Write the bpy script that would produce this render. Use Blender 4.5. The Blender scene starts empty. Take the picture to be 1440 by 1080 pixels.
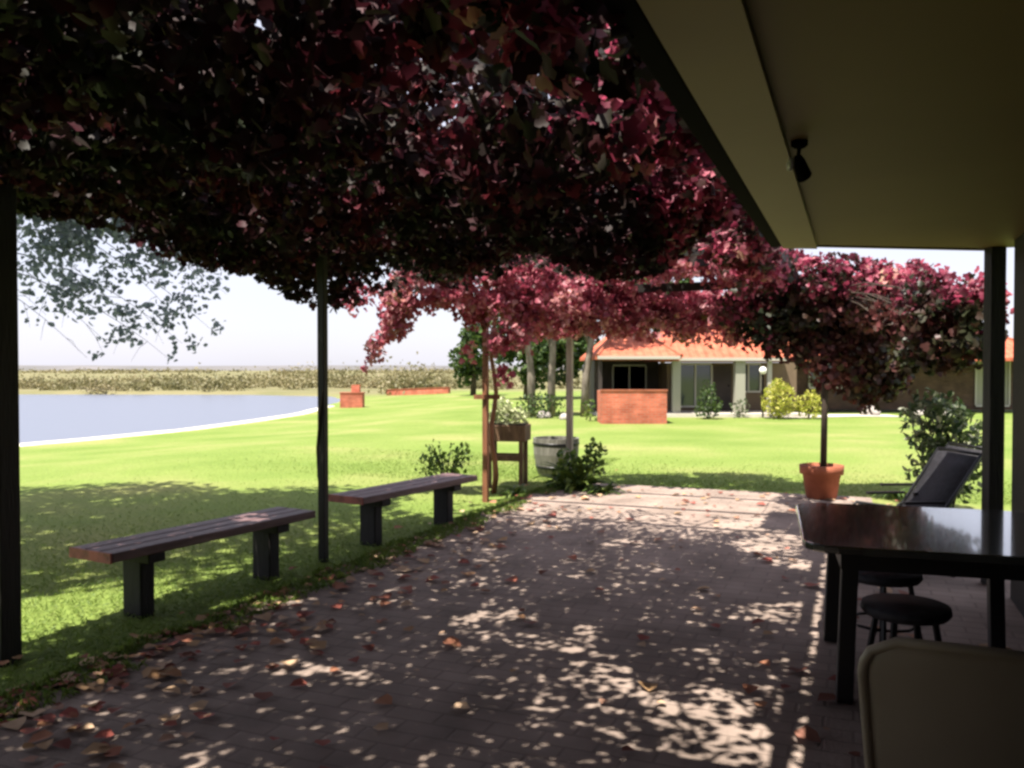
import bpy, math, random
import numpy as np
from mathutils import Vector, Matrix, noise
random.seed(7); RNG = np.random.default_rng(7)
SC = bpy.context.scene; COL = SC.collection
R = math.radians

# ---------------------------------------------------------------- layout helpers
UX = Vector((.371, .928, 0)); VX = Vector((.928, -.371, 0))      # along the veranda / across it to the right
def H(u, v, z=0.): return UX*u + VX*v + Vector((0, 0, z))
HROT = math.atan2(-.371, .928)                                   # rotation of the v axis from world x
def sstep(a, b, x):
    t = min(1, max(0, (x-a)/(b-a))); return t*t*(3-2*t)
SHORE = [(-60,-30),(-30,-3),(-24,5),(-18,15),(-15.6,20),(-13.7,23.8),(-11.6,28.7),(-10.3,37.3),(-10.6,46.8),(-11.5,58),(-14,66),(-22,70.5),(-60,72.5),(-400,74)]
def shore_d(x, y):                                               # signed distance, > 0 on land
    best = 1e9; s = 1
    for (a, b), (c, d) in zip(SHORE, SHORE[1:]):
        ex, ey = c-a, d-b; L = ex*ex+ey*ey
        t = min(1, max(0, ((x-a)*ex+(y-b)*ey)/L))
        dx, dy = x-a-ex*t, y-b-ey*t; q = dx*dx+dy*dy
        if q < best-1e-9: best = q; s = 1 if ex*(y-b)-ey*(x-a) < 0 else -1
    return math.sqrt(best)*s
LAKE_Z = -.8
def zt(x, y):
    d = shore_d(x, y)
    z = -.25*sstep(12, 27, y)
    if y < 68: z = min(z, -.62*(1-sstep(1.5, 14, d)))
    else: z = -.55 + .25*sstep(90, 200, y)
    if d < 1.2: z = z + (-1.5-z)*(1-sstep(-1.2, .5, d))
    if 6 < d and (y > 11 or x < -6): z += .05*noise.noise(Vector((x*.15, y*.15, 3)))*sstep(11, 16, max(y, -x+5))
    return z
CAM = Vector((0, 0, 1.5)); TILT = R(1.146); F = 1200.
def ray(px, py):
    d = Vector(((px-720)/F, 1, -(py-540)/F)); c, s = math.cos(TILT), math.sin(TILT)
    return Vector((d.x, d.y*c+d.z*s, d.z*c-d.y*s))
def G(px, py, z=None):                                           # where the sight line of the survey meets the ground
    d = ray(px, py); zz = 0 if z is None else z
    for _ in range(12):
        t = (zz-CAM.z)/d.z; p = CAM+d*t
        if z is not None: return p
        zz = zt(p.x, p.y)
    return Vector((p.x, p.y, zt(p.x, p.y)))
def AT(px, py, Y):
    d = ray(px, py); return CAM+d*(Y/d.y)

# ---------------------------------------------------------------- mesh helpers
class MB:
    def __init__(s): s.v = []; s.f = []
    def add(s, vs, fs):
        n = len(s.v); s.v += [tuple(v) for v in vs]; s.f += [tuple(i+n for i in f) for f in fs]; return s
    def box(s, c, size, rz=0, rx=0, ry=0):
        m = Matrix.Rotation(rz, 3, 'Z') @ Matrix.Rotation(ry, 3, 'Y') @ Matrix.Rotation(rx, 3, 'X'); c = Vector(c)
        vs = [c + m @ Vector((x*size[0]/2, y*size[1]/2, z*size[2]/2)) for x in (-1,1) for y in (-1,1) for z in (-1,1)]
        return s.add(vs, [(0,1,3,2),(4,6,7,5),(0,4,5,1),(2,3,7,6),(0,2,6,4),(1,5,7,3)])
    def bar(s, a, b, w, h, up=(0,0,1)):
        a, b = Vector(a), Vector(b); d = (b-a).normalized(); up = Vector(up)
        if abs(d.dot(up)) > .95: up = Vector((0,1,0))
        x = d.cross(up).normalized(); y = x.cross(d)
        vs = [p + x*i*w/2 + y*j*h/2 for p in (a, b) for i, j in ((-1,-1),(1,-1),(1,1),(-1,1))]
        return s.add(vs, [(0,1,2,3),(7,6,5,4),(0,4,5,1),(1,5,6,2),(2,6,7,3),(3,7,4,0)])
    def tube(s, pts, rad, n=8):
        pts = [Vector(p) for p in pts]; m = len(pts)
        rad = [rad]*m if not hasattr(rad, '__len__') else rad
        vs = []; ref = Vector((.3, .9, .1))
        for i, p in enumerate(pts):
            d = (pts[min(i+1, m-1)]-pts[max(i-1, 0)]).normalized()
            x = d.cross(ref)
            if x.length < .1: x = d.cross(Vector((1,0,0)))
            x.normalize(); y = d.cross(x)
            vs += [p + (x*math.cos(2*math.pi*k/n)+y*math.sin(2*math.pi*k/n))*rad[i] for k in range(n)]
        fs = [(i*n+k, i*n+(k+1)%n, (i+1)*n+(k+1)%n, (i+1)*n+k) for i in range(m-1) for k in range(n)]
        fs += [tuple(range(n))[::-1], tuple((m-1)*n+k for k in range(n))]
        return s.add(vs, fs)
    def lathe(s, prof, c=(0,0,0), n=24, wob=0):
        c = Vector(c); vs = []; m = len(prof)
        for r, z in prof:
            vs += [c+Vector((r*math.cos(2*math.pi*k/n), r*math.sin(2*math.pi*k/n), z)) for k in range(n)]
        fs = [(i*n+k, i*n+(k+1)%n, (i+1)*n+(k+1)%n, (i+1)*n+k) for i in range(m-1) for k in range(n)]
        fs += [tuple(range(n))[::-1], tuple((m-1)*n+k for k in range(n))]
        return s.add(vs, fs)
    def build(s, name, mat, parent=None, smooth=False, bevel=0):
        me = bpy.data.meshes.new(name); me.from_pydata(s.v, [], s.f); me.materials.append(mat)
        if smooth:
            for p in me.polygons: p.use_smooth = True
        me.update(); o = bpy.data.objects.new(name, me); COL.objects.link(o); o.parent = parent
        if bevel:
            b = o.modifiers.new('bevel', 'BEVEL'); b.width = bevel; b.segments = 2; b.limit_method = 'ANGLE'
        return o
def tag(o, label=None, cat=None, group=None, kind=None):
    if label: o['label'] = label
    if cat: o['category'] = cat
    if group: o['group'] = group
    if kind: o['kind'] = kind
    return o
def thing(name, label, cat, loc=(0,0,0), rz=0, group=None):
    o = bpy.data.objects.new(name, None); COL.objects.link(o); o.empty_display_size = .1
    o.location = loc; o.rotation_euler = (0,0,rz); return tag(o, label, cat, group)
def copy_tree(o, parent=None):
    c = o.copy(); COL.objects.link(c); c.parent = parent
    for ch in [k for k in bpy.data.objects if k.parent == o]: copy_tree(ch, c)
    return c

# leaves: every leaf is a small folded lobed blade, many in one foliage mesh
def leaf_mesh(name, P, size, mat, parent=None, up=.5, aspect=.8, droop=0., fold=.25, lobed=False):
    P = np.asarray(P, float); n = len(P)
    size = np.asarray(size)*np.ones(n) * RNG.uniform(.65, 1.25, n)
    N = RNG.normal(size=(n,3)); N /= np.linalg.norm(N, axis=1)[:,None]
    N = N*(1-up) + np.array([0,0,1.])*up; N /= np.linalg.norm(N, axis=1)[:,None]
    T = RNG.normal(size=(n,3)) + np.array([0,0,-droop]); T -= N*(T*N).sum(1)[:,None]; T /= np.linalg.norm(T, axis=1)[:,None]
    B = np.cross(N, T)
    shp = [(0,0,0),(.5,.28,fold),(.36,.72,fold*.7),(0,1,-.12),(-.36,.72,fold*.7),(-.5,.28,fold)]
    if lobed: shp = [(0,.08,0),(.34,0,fold*.8),(.52,.34,fold),(.30,.48,fold*.6),(.34,.78,fold*.5),(0,1,-.15),(-.34,.78,fold*.5),(-.30,.48,fold*.6),(-.52,.34,fold),(-.34,0,fold*.8)]
    K = len(shp); V = np.zeros((n,K,3))
    for k, (a, b, c) in enumerate(shp):
        V[:,k] = P + size[:,None]*(B*a*aspect*1.25 + T*(b-.5) + N*c*.5)
    base = (np.arange(n)*K)[:,None]; h = K//2+1
    Fc = np.stack([base+np.arange(h)[None], base+np.array([[0]+list(range(h-1, K))])], 1).reshape(-1)
    me = bpy.data.meshes.new(name); me.vertices.add(n*K); me.vertices.foreach_set('co', V.reshape(-1))
    me.loops.add(len(Fc)); me.loops.foreach_set('vertex_index', Fc.astype(np.int32))
    me.polygons.add(n*2); me.polygons.foreach_set('loop_start', np.arange(n*2, dtype=np.int32)*h)
    me.update(calc_edges=True); me.validate(); me.materials.append(mat)
    o = bpy.data.objects.new(name, me); COL.objects.link(o); o.parent = parent; return o
def blob_pts(blobs, dens, clump=.5, freq=2.2, seed=0, shell=.35):
    out = []
    for (c, r, k) in blobs:
        vol = 4.19*r[0]*r[1]*r[2]; m = int(vol*dens*k)
        q = RNG.normal(size=(m,3)); q /= np.linalg.norm(q, axis=1)[:,None]
        q *= (RNG.uniform(0,1,m)**shell)[:,None]
        p = np.array(c)+q*np.array(r)
        for a in p:
            if noise.noise(Vector((a[0]*freq+seed, a[1]*freq, a[2]*freq))) > clump-.5 - .25: out.append(a)
    return np.array(out)

# ---------------------------------------------------------------- materials
def mat(name, col=(.5,.5,.5), rough=.7, spec=.5, metal=0):
    m = bpy.data.materials.new(name); m.use_nodes = True; b = m.node_tree.nodes['Principled BSDF']
    b.inputs['Base Color'].default_value = (*col, 1); b.inputs['Roughness'].default_value = rough
    b.inputs['Specular IOR Level'].default_value = spec; b.inputs['Metallic'].default_value = metal; return m
def nd(m, t, **kw):
    n = m.node_tree.nodes.new(t)
    for k, v in kw.items():
        if hasattr(n, k) and k not in ('Scale',): setattr(n, k, v)
        else: n.inputs[k].default_value = v
    return n
def lk(m, a, b): m.node_tree.links.new(a, b)
def ramp(m, fac, stops, interp='LINEAR'):
    r = m.node_tree.nodes.new('ShaderNodeValToRGB'); r.color_ramp.interpolation = interp
    e = r.color_ramp.elements
    while len(e) < len(stops): e.new(.5)
    for i, (p, c) in enumerate(stops): e[i].position = p; e[i].color = (*c, 1)
    lk(m, fac, r.inputs[0]); return r
def noisy(name, stops, scale=6, rough=.75, bump=.3, detail=6, stretch=(1,1,1), bscale=None, spec=.4, dist=.01):
    m = mat(name, rough=rough, spec=spec); b = m.node_tree.nodes['Principled BSDF']
    tc = nd(m, 'ShaderNodeTexCoord'); mp = nd(m, 'ShaderNodeMapping'); mp.inputs['Scale'].default_value = stretch
    lk(m, tc.outputs['Object'], mp.inputs[0])
    n = nd(m, 'ShaderNodeTexNoise'); n.inputs['Scale'].default_value = scale; n.inputs['Detail'].default_value = detail
    lk(m, mp.outputs[0], n.inputs['Vector']); r = ramp(m, n.outputs[0], stops); lk(m, r.outputs[0], b.inputs['Base Color'])
    n2 = nd(m, 'ShaderNodeTexNoise'); n2.inputs['Scale'].default_value = bscale or scale*4; n2.inputs['Detail'].default_value = 4
    lk(m, mp.outputs[0], n2.inputs['Vector']); bp = nd(m, 'ShaderNodeBump'); bp.inputs['Strength'].default_value = bump; bp.inputs['Distance'].default_value = dist
    lk(m, n2.outputs[0], bp.inputs['Height']); lk(m, bp.outputs[0], b.inputs['Normal']); return m
def leafmat(name, cols, trans=.3, rough=.45, patch=0):
    m = mat(name, rough=rough, spec=.35); b = m.node_tree.nodes['Principled BSDF']
    g = nd(m, 'ShaderNodeNewGeometry'); fac = g.outputs['Random Per Island']
    if patch:                                                   # colour drifts from spray to spray
        tc = nd(m, 'ShaderNodeTexCoord'); n = nd(m, 'ShaderNodeTexNoise'); n.inputs['Scale'].default_value = patch; n.inputs['Detail'].default_value = 2
        lk(m, tc.outputs['Object'], n.inputs['Vector'])
        mx = nd(m, 'ShaderNodeMapRange'); lk(m, n.outputs[0], mx.inputs[0]); mx.inputs[1].default_value=.33; mx.inputs[2].default_value=.67
        a = nd(m, 'ShaderNodeMath', operation='MULTIPLY'); lk(m, mx.outputs[0], a.inputs[0]); a.inputs[1].default_value=.55
        c = nd(m, 'ShaderNodeMath', operation='MULTIPLY_ADD'); lk(m, fac, c.inputs[0]); c.inputs[1].default_value=.45; lk(m, a.outputs[0], c.inputs[2]); fac = c.outputs[0]
    k = len(cols); r = ramp(m, fac, [(i/max(1,k-1), c) for i, c in enumerate(cols)])
    lk(m, r.outputs[0], b.inputs['Base Color'])
    t = nd(m, 'ShaderNodeBsdfTranslucent'); hs = nd(m, 'ShaderNodeHueSaturation'); hs.inputs['Saturation'].default_value = 1.05; hs.inputs['Value'].default_value = 1.5
    lk(m, r.outputs[0], hs.inputs['Color']); lk(m, hs.outputs[0], t.inputs[0])
    ms = nd(m, 'ShaderNodeMixShader'); ms.inputs[0].default_value = trans
    lk(m, b.outputs[0], ms.inputs[1]); lk(m, t.outputs[0], ms.inputs[2])
    lk(m, ms.outputs[0], m.node_tree.nodes['Material Output'].inputs[0]); return m
def brickmat(name, c1, c2, mortar, scale=1., bw=.22, bh=.075, ms=.012, rough=.85, vertical=True, rot=0):
    m = mat(name, rough=rough, spec=.25); b = m.node_tree.nodes['Principled BSDF']
    tc = nd(m, 'ShaderNodeTexCoord'); mp = nd(m, 'ShaderNodeMapping')
    if vertical:                                                # x+y runs along the wall, z up
        sx = nd(m, 'ShaderNodeSeparateXYZ'); lk(m, tc.outputs['Object'], sx.inputs[0])
        ad = nd(m, 'ShaderNodeMath', operation='ADD'); lk(m, sx.outputs[0], ad.inputs[0]); lk(m, sx.outputs[1], ad.inputs[1])
        cb = nd(m, 'ShaderNodeCombineXYZ'); lk(m, ad.outputs[0], cb.inputs[0]); lk(m, sx.outputs[2], cb.inputs[1]); lk(m, cb.outputs[0], mp.inputs[0])
    else: lk(m, tc.outputs['Object'], mp.inputs[0]); mp.inputs['Rotation'].default_value = (0,0,rot)
    br = nd(m, 'ShaderNodeTexBrick'); br.inputs['Scale'].default_value = scale
    br.inputs['Brick Width'].default_value = bw; br.inputs['Row Height'].default_value = bh; br.inputs['Mortar Size'].default_value = ms
    br.inputs['Color1'].default_value=(*c1,1); br.inputs['Color2'].default_value=(*c2,1); br.inputs['Mortar'].default_value=(*mortar,1)
    br.inputs['Mortar Smooth'].default_value = .3
    lk(m, mp.outputs[0], br.inputs['Vector'])
    n = nd(m, 'ShaderNodeTexNoise'); n.inputs['Scale'].default_value = 2.3; n.inputs['Detail'].default_value = 8; lk(m, tc.outputs['Object'], n.inputs['Vector'])
    r = ramp(m, n.outputs[0], [(.3,(.5,.48,.46)),(.7,(1.15,1.12,1.1))])
    mx = nd(m, 'ShaderNodeMix', data_type='RGBA', blend_type='MULTIPLY'); mx.inputs[0].default_value = .8
    lk(m, br.outputs[0], mx.inputs[6]); lk(m, r.outputs[0], mx.inputs[7]); lk(m, mx.outputs[2], b.inputs['Base Color'])
    n2 = nd(m, 'ShaderNodeTexNoise'); n2.inputs['Scale'].default_value = 60; lk(m, tc.outputs['Object'], n2.inputs['Vector'])
    s = nd(m, 'ShaderNodeMath', operation='MULTIPLY_ADD'); lk(m, br.outputs['Fac'], s.inputs[0]); s.inputs[1].default_value = -.8; lk(m, n2.outputs[0], s.inputs[2])
    bp = nd(m, 'ShaderNodeBump'); bp.inputs['Strength'].default_value=.5; bp.inputs['Distance'].default_value=.006
    lk(m, s.outputs[0], bp.inputs['Height']); lk(m, bp.outputs[0], b.inputs['Normal']); return m

M = {}
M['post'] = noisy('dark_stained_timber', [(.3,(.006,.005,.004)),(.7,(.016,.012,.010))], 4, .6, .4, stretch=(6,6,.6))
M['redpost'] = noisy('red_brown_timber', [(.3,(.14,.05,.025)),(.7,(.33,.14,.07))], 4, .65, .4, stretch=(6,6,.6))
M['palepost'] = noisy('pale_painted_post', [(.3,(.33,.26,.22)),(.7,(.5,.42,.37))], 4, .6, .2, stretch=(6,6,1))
M['benchtop'] = noisy('weathered_plank', [(.3,(.10,.055,.055)),(.55,(.17,.10,.10)),(.75,(.24,.16,.155))], 3, .55, .5, stretch=(1.2,14,14))
M['benchleg'] = noisy('dark_bench_post', [(.3,(.008,.007,.007)),(.7,(.022,.018,.018))], 5, .7, .5, stretch=(5,5,1))
M['endred'] = noisy('red_paint_worn', [(.35,(.14,.05,.04)),(.6,(.42,.12,.10))], 9, .6, .3)
M['bark'] = noisy('pale_bark', [(.3,(.09,.07,.055)),(.7,(.25,.21,.17))], 3, .85, .6, stretch=(3,3,.8))
M['darkbark'] = noisy('dark_bark', [(.3,(.03,.022,.016)),(.7,(.09,.065,.05))], 5, .9, .8, stretch=(4,4,.8))
M['ceiling'] = noisy('cream_lining_board', [(.3,(.17,.118,.03)),(.7,(.21,.15,.04))], .8, .6, .05, spec=.3)
M['band'] = noisy('cream_eave_board', [(.3,(.25,.18,.06)),(.7,(.29,.215,.075))], 1.0, .55, .05)
M['gutter'] = mat('dark_gutter_metal', (.006,.005,.005), .9, .05)
M['darkwall'] = noisy('dark_boards', [(.3,(.006,.005,.005)),(.7,(.014,.011,.010))], 3, .7, .3, stretch=(1,1,4))
M['table'] = noisy('dark_polished_table', [(.3,(.035,.036,.03)),(.7,(.08,.078,.066))], 2, .13, .06, stretch=(2,10,2), spec=.6)
M['tleg'] = mat('black_table_frame', (.012,.011,.011), .5)
M['cream'] = noisy('cream_moulded_plastic', [(.3,(.30,.245,.18)),(.7,(.36,.30,.22))], 3, .42, .05)
M['sling'] = noisy('charcoal_sling', [(.3,(.015,.014,.018)),(.7,(.035,.033,.04))], 30, .7, .3)
M['frame'] = mat('dark_metal_frame', (.02,.02,.022), .4, metal=.6)
M['terracotta'] = noisy('terracotta', [(.3,(.24,.07,.035)),(.7,(.38,.12,.065))], 5, .8, .3)
M['soil'] = noisy('soil', [(.3,(.02,.014,.01)),(.7,(.07,.05,.035))], 14, .95, 1)
M['greytub'] = noisy('weathered_grey_staves', [(.3,(.09,.085,.07)),(.7,(.24,.225,.19))], 3, .8, .5, stretch=(7,7,.6))
M['standwood'] = noisy('brown_stand_wood', [(.3,(.10,.055,.03)),(.7,(.24,.14,.08))], 4, .75, .5, stretch=(5,5,1))
M['stone'] = noisy('pale_stone', [(.3,(.24,.21,.19)),(.7,(.55,.5,.46))], 4, .85, .7)
M['brick'] = brickmat('red_brick', (.48,.11,.06), (.62,.17,.10), (.40,.20,.15))
M['brownbrick'] = brickmat('brown_brick', (.085,.05,.035), (.12,.07,.048), (.10,.075,.06))
M['tanwall'] = noisy('tan_render', [(.3,(.13,.09,.055)),(.7,(.19,.135,.085))], 1.5, .8, .2)
M['darkroom'] = noisy('recess_shade_brown', [(.3,(.03,.022,.02)),(.7,(.06,.045,.04))], 2, .7, .2)  # dark tone stands in for shade in the far veranda recess
M['white'] = mat('white_trim', (.45,.42,.36), .5)
M['glass'] = mat('window_glass', (.05,.06,.07), .06, .8)
M['curtain'] = mat('pale_curtain', (.32,.31,.25), .9)
M['globe'] = mat('white_globe', (.85,.83,.78), .25)
_b = M['table'].node_tree.nodes['Principled BSDF']; _b.inputs['Coat Weight'].default_value = 1; _b.inputs['Coat Roughness'].default_value = .05; _b.inputs['Coat IOR'].default_value = 1.7
# roof tiles
def rooftile():
    m = mat('orange_roof_tile', rough=.75, spec=.3); b = m.node_tree.nodes['Principled BSDF']
    tc = nd(m, 'ShaderNodeTexCoord'); n = nd(m, 'ShaderNodeTexNoise'); n.inputs['Scale'].default_value = 3; n.inputs['Detail'].default_value = 6
    lk(m, tc.outputs['Object'], n.inputs['Vector']); r = ramp(m, n.outputs[0], [(.3,(.38,.085,.045)),(.7,(.58,.16,.09))]); lk(m, r.outputs[0], b.inputs['Base Color'])
    w = nd(m, 'ShaderNodeTexWave', wave_type='BANDS', bands_direction='X', wave_profile='SIN'); w.inputs['Scale'].default_value = 1.1; lk(m, tc.outputs['Object'], w.inputs['Vector'])
    w2 = nd(m, 'ShaderNodeTexWave', wave_type='BANDS', bands_direction='Y', wave_profile='SAW'); w2.inputs['Scale'].default_value = .9; lk(m, tc.outputs['Object'], w2.inputs['Vector'])
    a = nd(m, 'ShaderNodeMath', operation='ADD'); lk(m, w.outputs[1], a.inputs[0]); lk(m, w2.outputs[1], a.inputs[1])
    bp = nd(m, 'ShaderNodeBump'); bp.inputs['Strength'].default_value=.8; bp.inputs['Distance'].default_value=.05; lk(m, a.outputs[0], bp.inputs['Height']); lk(m, bp.outputs[0], b.inputs['Normal']); return m
M['tile'] = rooftile()
# lawn, far land
def groundmat():
    m = mat('lawn_ground', rough=.9, spec=.15); b = m.node_tree.nodes['Principled BSDF']
    tc = nd(m, 'ShaderNodeTexCoord'); P = tc.outputs['Object']
    def N(s, d=5):
        n = nd(m, 'ShaderNodeTexNoise'); n.inputs['Scale'].default_value = s; n.inputs['Detail'].default_value = d; lk(m, P, n.inputs['Vector']); return n.outputs[0]
    g1 = ramp(m, N(.35), [(.32,(.145,.21,.042)),(.5,(.185,.242,.058)),(.68,(.26,.265,.095))])
    g2 = ramp(m, N(26, 8), [(.25,(.45,.5,.4)),(.7,(1.15,1.15,1.1))])
    mx = nd(m, 'ShaderNodeMix', data_type='RGBA', blend_type='MULTIPLY'); mx.inputs[0].default_value = .85
    lk(m, g1.outputs[0], mx.inputs[6]); lk(m, g2.outputs[0], mx.inputs[7])
    far = ramp(m, N(.06), [(.3,(.10,.11,.045)),(.5,(.19,.17,.09)),(.7,(.13,.13,.06))])
    sx = nd(m, 'ShaderNodeSeparateXYZ'); lk(m, P, sx.inputs[0])
    mr = nd(m, 'ShaderNodeMapRange'); lk(m, sx.outputs[1], mr.inputs[0]); mr.inputs[1].default_value = 58; mr.inputs[2].default_value = 68
    m2 = nd(m, 'ShaderNodeMix', data_type='RGBA'); lk(m, mr.outputs[0], m2.inputs[0]); lk(m, mx.outputs[2], m2.inputs[6]); lk(m, far.outputs[0], m2.inputs[7])
    lk(m, m2.outputs[2], b.inputs['Base Color'])
    bp = nd(m, 'ShaderNodeBump'); bp.inputs['Strength'].default_value=.6; bp.inputs['Distance'].default_value=.02; lk(m, N(40,6), bp.inputs['Height']); lk(m, bp.outputs[0], b.inputs['Normal']); return m
M['ground'] = groundmat()
def watermat():
    m = mat('lake_water', (.12,.135,.18), .3, .25); b = m.node_tree.nodes['Principled BSDF']
    tc = nd(m, 'ShaderNodeTexCoord'); mp = nd(m, 'ShaderNodeMapping'); mp.inputs['Scale'].default_value = (.5,1.6,1); lk(m, tc.outputs['Object'], mp.inputs[0])
    n = nd(m, 'ShaderNodeTexNoise'); n.inputs['Scale'].default_value = 2.2; n.inputs['Detail'].default_value = 5; lk(m, mp.outputs[0], n.inputs['Vector'])
    bp = nd(m, 'ShaderNodeBump'); bp.inputs['Strength'].default_value=.5; bp.inputs['Distance'].default_value=.05; lk(m, n.outputs[0], bp.inputs['Height']); lk(m, bp.outputs[0], b.inputs['Normal']); return m
M['water'] = watermat()
M['sand'] = noisy('pale_sand', [(.3,(.52,.47,.38)),(.7,(.72,.67,.58))], 2, .9, .3)
M['paving'] = brickmat('worn_pavers', (.305,.24,.205), (.34,.268,.228), (.25,.195,.165), bw=.23, bh=.115, ms=.008, vertical=False, rot=R(22))
M['pathm'] = noisy('pale_path', [(.3,(.42,.38,.32)),(.7,(.6,.55,.48))], 2, .9, .3)
M['hill'] = noisy('far_hill', [(.3,(.10,.10,.10)),(.7,(.16,.15,.15))], .02, 1, 0)
# foliage
M['vine_dark'] = leafmat('vine_leaf_shaded', [(.012,.016,.009),(.02,.026,.012),(.022,.016,.012),(.026,.012,.012),(.045,.012,.016),(.085,.016,.026),(.26,.05,.06)], .15, rough=.6, patch=1.2)  # burgundy and green, darkened so the canopy's shade is in the leaf colour
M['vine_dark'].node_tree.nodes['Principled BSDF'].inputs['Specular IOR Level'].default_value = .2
M['vine_red'] = leafmat('vine_leaf_sunlit_red', [(.05,.035,.03),(.16,.03,.05),(.34,.06,.10),(.50,.15,.19),(.24,.04,.07),(.62,.32,.34),(.36,.13,.11),(.22,.22,.09)], .34, patch=1.8)  # red leaves, with front sunlight put into the brighter pinks
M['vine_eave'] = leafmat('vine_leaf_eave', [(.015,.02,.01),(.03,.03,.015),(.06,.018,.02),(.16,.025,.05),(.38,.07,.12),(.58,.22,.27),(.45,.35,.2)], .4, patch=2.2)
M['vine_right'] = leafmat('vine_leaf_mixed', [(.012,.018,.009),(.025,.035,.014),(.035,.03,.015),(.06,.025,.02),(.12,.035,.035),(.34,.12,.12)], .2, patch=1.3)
M['gum'] = leafmat('gum_leaf_hazed', [(.14,.17,.19),(.22,.26,.29),(.34,.38,.42)], .5)  # pale bluish tone puts overexposed sky haze into the leaf colour
M['treeleaf'] = leafmat('tree_leaf', [(.02,.04,.012),(.045,.08,.02),(.09,.13,.035)], .2)
M['bush'] = leafmat('bush_leaf', [(.04,.08,.015),(.09,.15,.03),(.2,.26,.05)], .25)
M['yellow'] = leafmat('yellow_leaf', [(.22,.26,.03),(.38,.38,.06),(.5,.46,.12)], .3)
M['varieg'] = leafmat('variegated_leaf', [(.02,.04,.014),(.05,.08,.03),(.10,.13,.06),(.32,.33,.24)], .25)
M['pale'] = leafmat('pale_succulent_leaf', [(.2,.24,.1),(.42,.46,.24),(.6,.6,.38)], .25)
M['reed'] = leafmat('reed_leaf', [(.11,.11,.045),(.19,.17,.08),(.30,.25,.14)], .25, patch=.12)
M['grass'] = leafmat('grass_blade', [(.09,.16,.022),(.135,.20,.035),(.21,.25,.06)], .35)
M['fallen'] = leafmat('fallen_leaf', [(.12,.04,.02),(.35,.09,.07),(.42,.25,.12),(.55,.38,.25),(.2,.05,.04)], .1, .8)

# ---------------------------------------------------------------- world, sun, camera
SUN = Vector((-.29, -.32, 1.)).normalized()                      # towards the sun, high behind the camera
el = math.asin(SUN.z); az = math.atan2(SUN.x, SUN.y)
w = bpy.data.worlds.new('World'); SC.world = w; w.use_nodes = True
bg = w.node_tree.nodes['Background']; sky = w.node_tree.nodes.new('ShaderNodeTexSky'); sky.sky_type = 'NISHITA'
sky.sun_disc = False; sky.sun_elevation = el; sky.sun_rotation = az; sky.dust_density = 1.0; sky.air_density = 1.0; sky.ozone_density = 1
nt = w.node_tree                                                # added veil, patterned like thin cloud, whitens the sky unevenly as if overexposed
wtc = nt.nodes.new('ShaderNodeTexCoord'); wmp = nt.nodes.new('ShaderNodeMapping'); wmp.inputs['Scale'].default_value = (1,1,3); nt.links.new(wtc.outputs['Generated'], wmp.inputs[0])
wn = nt.nodes.new('ShaderNodeTexNoise'); wn.inputs['Scale'].default_value = 2.2; wn.inputs['Detail'].default_value = 6; nt.links.new(wmp.outputs[0], wn.inputs['Vector'])
wr = nt.nodes.new('ShaderNodeMapRange'); wr.inputs[1].default_value=.35; wr.inputs[2].default_value=.7; wr.inputs[3].default_value=.65; wr.inputs[4].default_value=.85; nt.links.new(wn.outputs[0], wr.inputs[0])
wx = nt.nodes.new('ShaderNodeMix'); wx.data_type='RGBA'; wx.inputs[7].default_value=(5.7,5.6,6.5,1); nt.links.new(wr.outputs[0], wx.inputs[0]); nt.links.new(sky.outputs[0], wx.inputs[6])
nt.links.new(wx.outputs[2], bg.inputs[0]); bg.inputs[1].default_value = .075
ld = bpy.data.lights.new('sun', 'SUN'); ld.energy = 5.0; ld.angle = R(.6); ld.color = (1, .94, .84)
lo = bpy.data.objects.new('sun', ld); COL.objects.link(lo); lo.rotation_euler = SUN.to_track_quat('Z', 'Y').to_euler()
cd = bpy.data.cameras.new('camera'); cam = bpy.data.objects.new('camera', cd); COL.objects.link(cam); SC.camera = cam
cd.sensor_width = 36; cd.lens = 30; cd.clip_end = 5000; cam.location = CAM; cam.rotation_euler = (R(90)-TILT, 0, 0)
SC.view_settings.view_transform = 'Standard'; SC.view_settings.look = 'None'; SC.view_settings.exposure = 1.3; SC.view_settings.gamma = 1
SC.cycles.filter_width = 2.8; SC.cycles.max_bounces = 6; SC.cycles.diffuse_bounces = 1; SC.cycles.transmission_bounces = 4; SC.cycles.use_denoising = True

# ---------------------------------------------------------------- setting: ground, lake, patio
def spaced(vals): return sorted(set(round(v, 3) for v in vals))
xs = spaced(list(np.arange(-40, 40.1, .8)) + [s*(40+1.5*1.28**k*k) for s in (-1,1) for k in range(1, 17)])
ys = spaced(list(np.arange(-14, 84.1, .8)) + [84+2*1.25**k*k for k in range(1, 19)] + [-14-3*1.4**k for k in range(1, 9)])
mb = MB(); nx = len(xs)
for y in ys:
    for x in xs: mb.v.append((x, y, zt(x, y)))
mb.f = [(j*nx+i, j*nx+i+1, (j+1)*nx+i+1, (j+1)*nx+i) for j in range(len(ys)-1) for i in range(nx-1)]
tag(mb.build('lawn', M['ground'], smooth=True), kind='structure')
mb = MB(); mb.add([(-500,-30,LAKE_Z),(-8,-30,LAKE_Z),(-8,80,LAKE_Z),(-500,80,LAKE_Z)], [(0,1,2,3)])
tag(mb.build('lake', M['water']), kind='structure')
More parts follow.
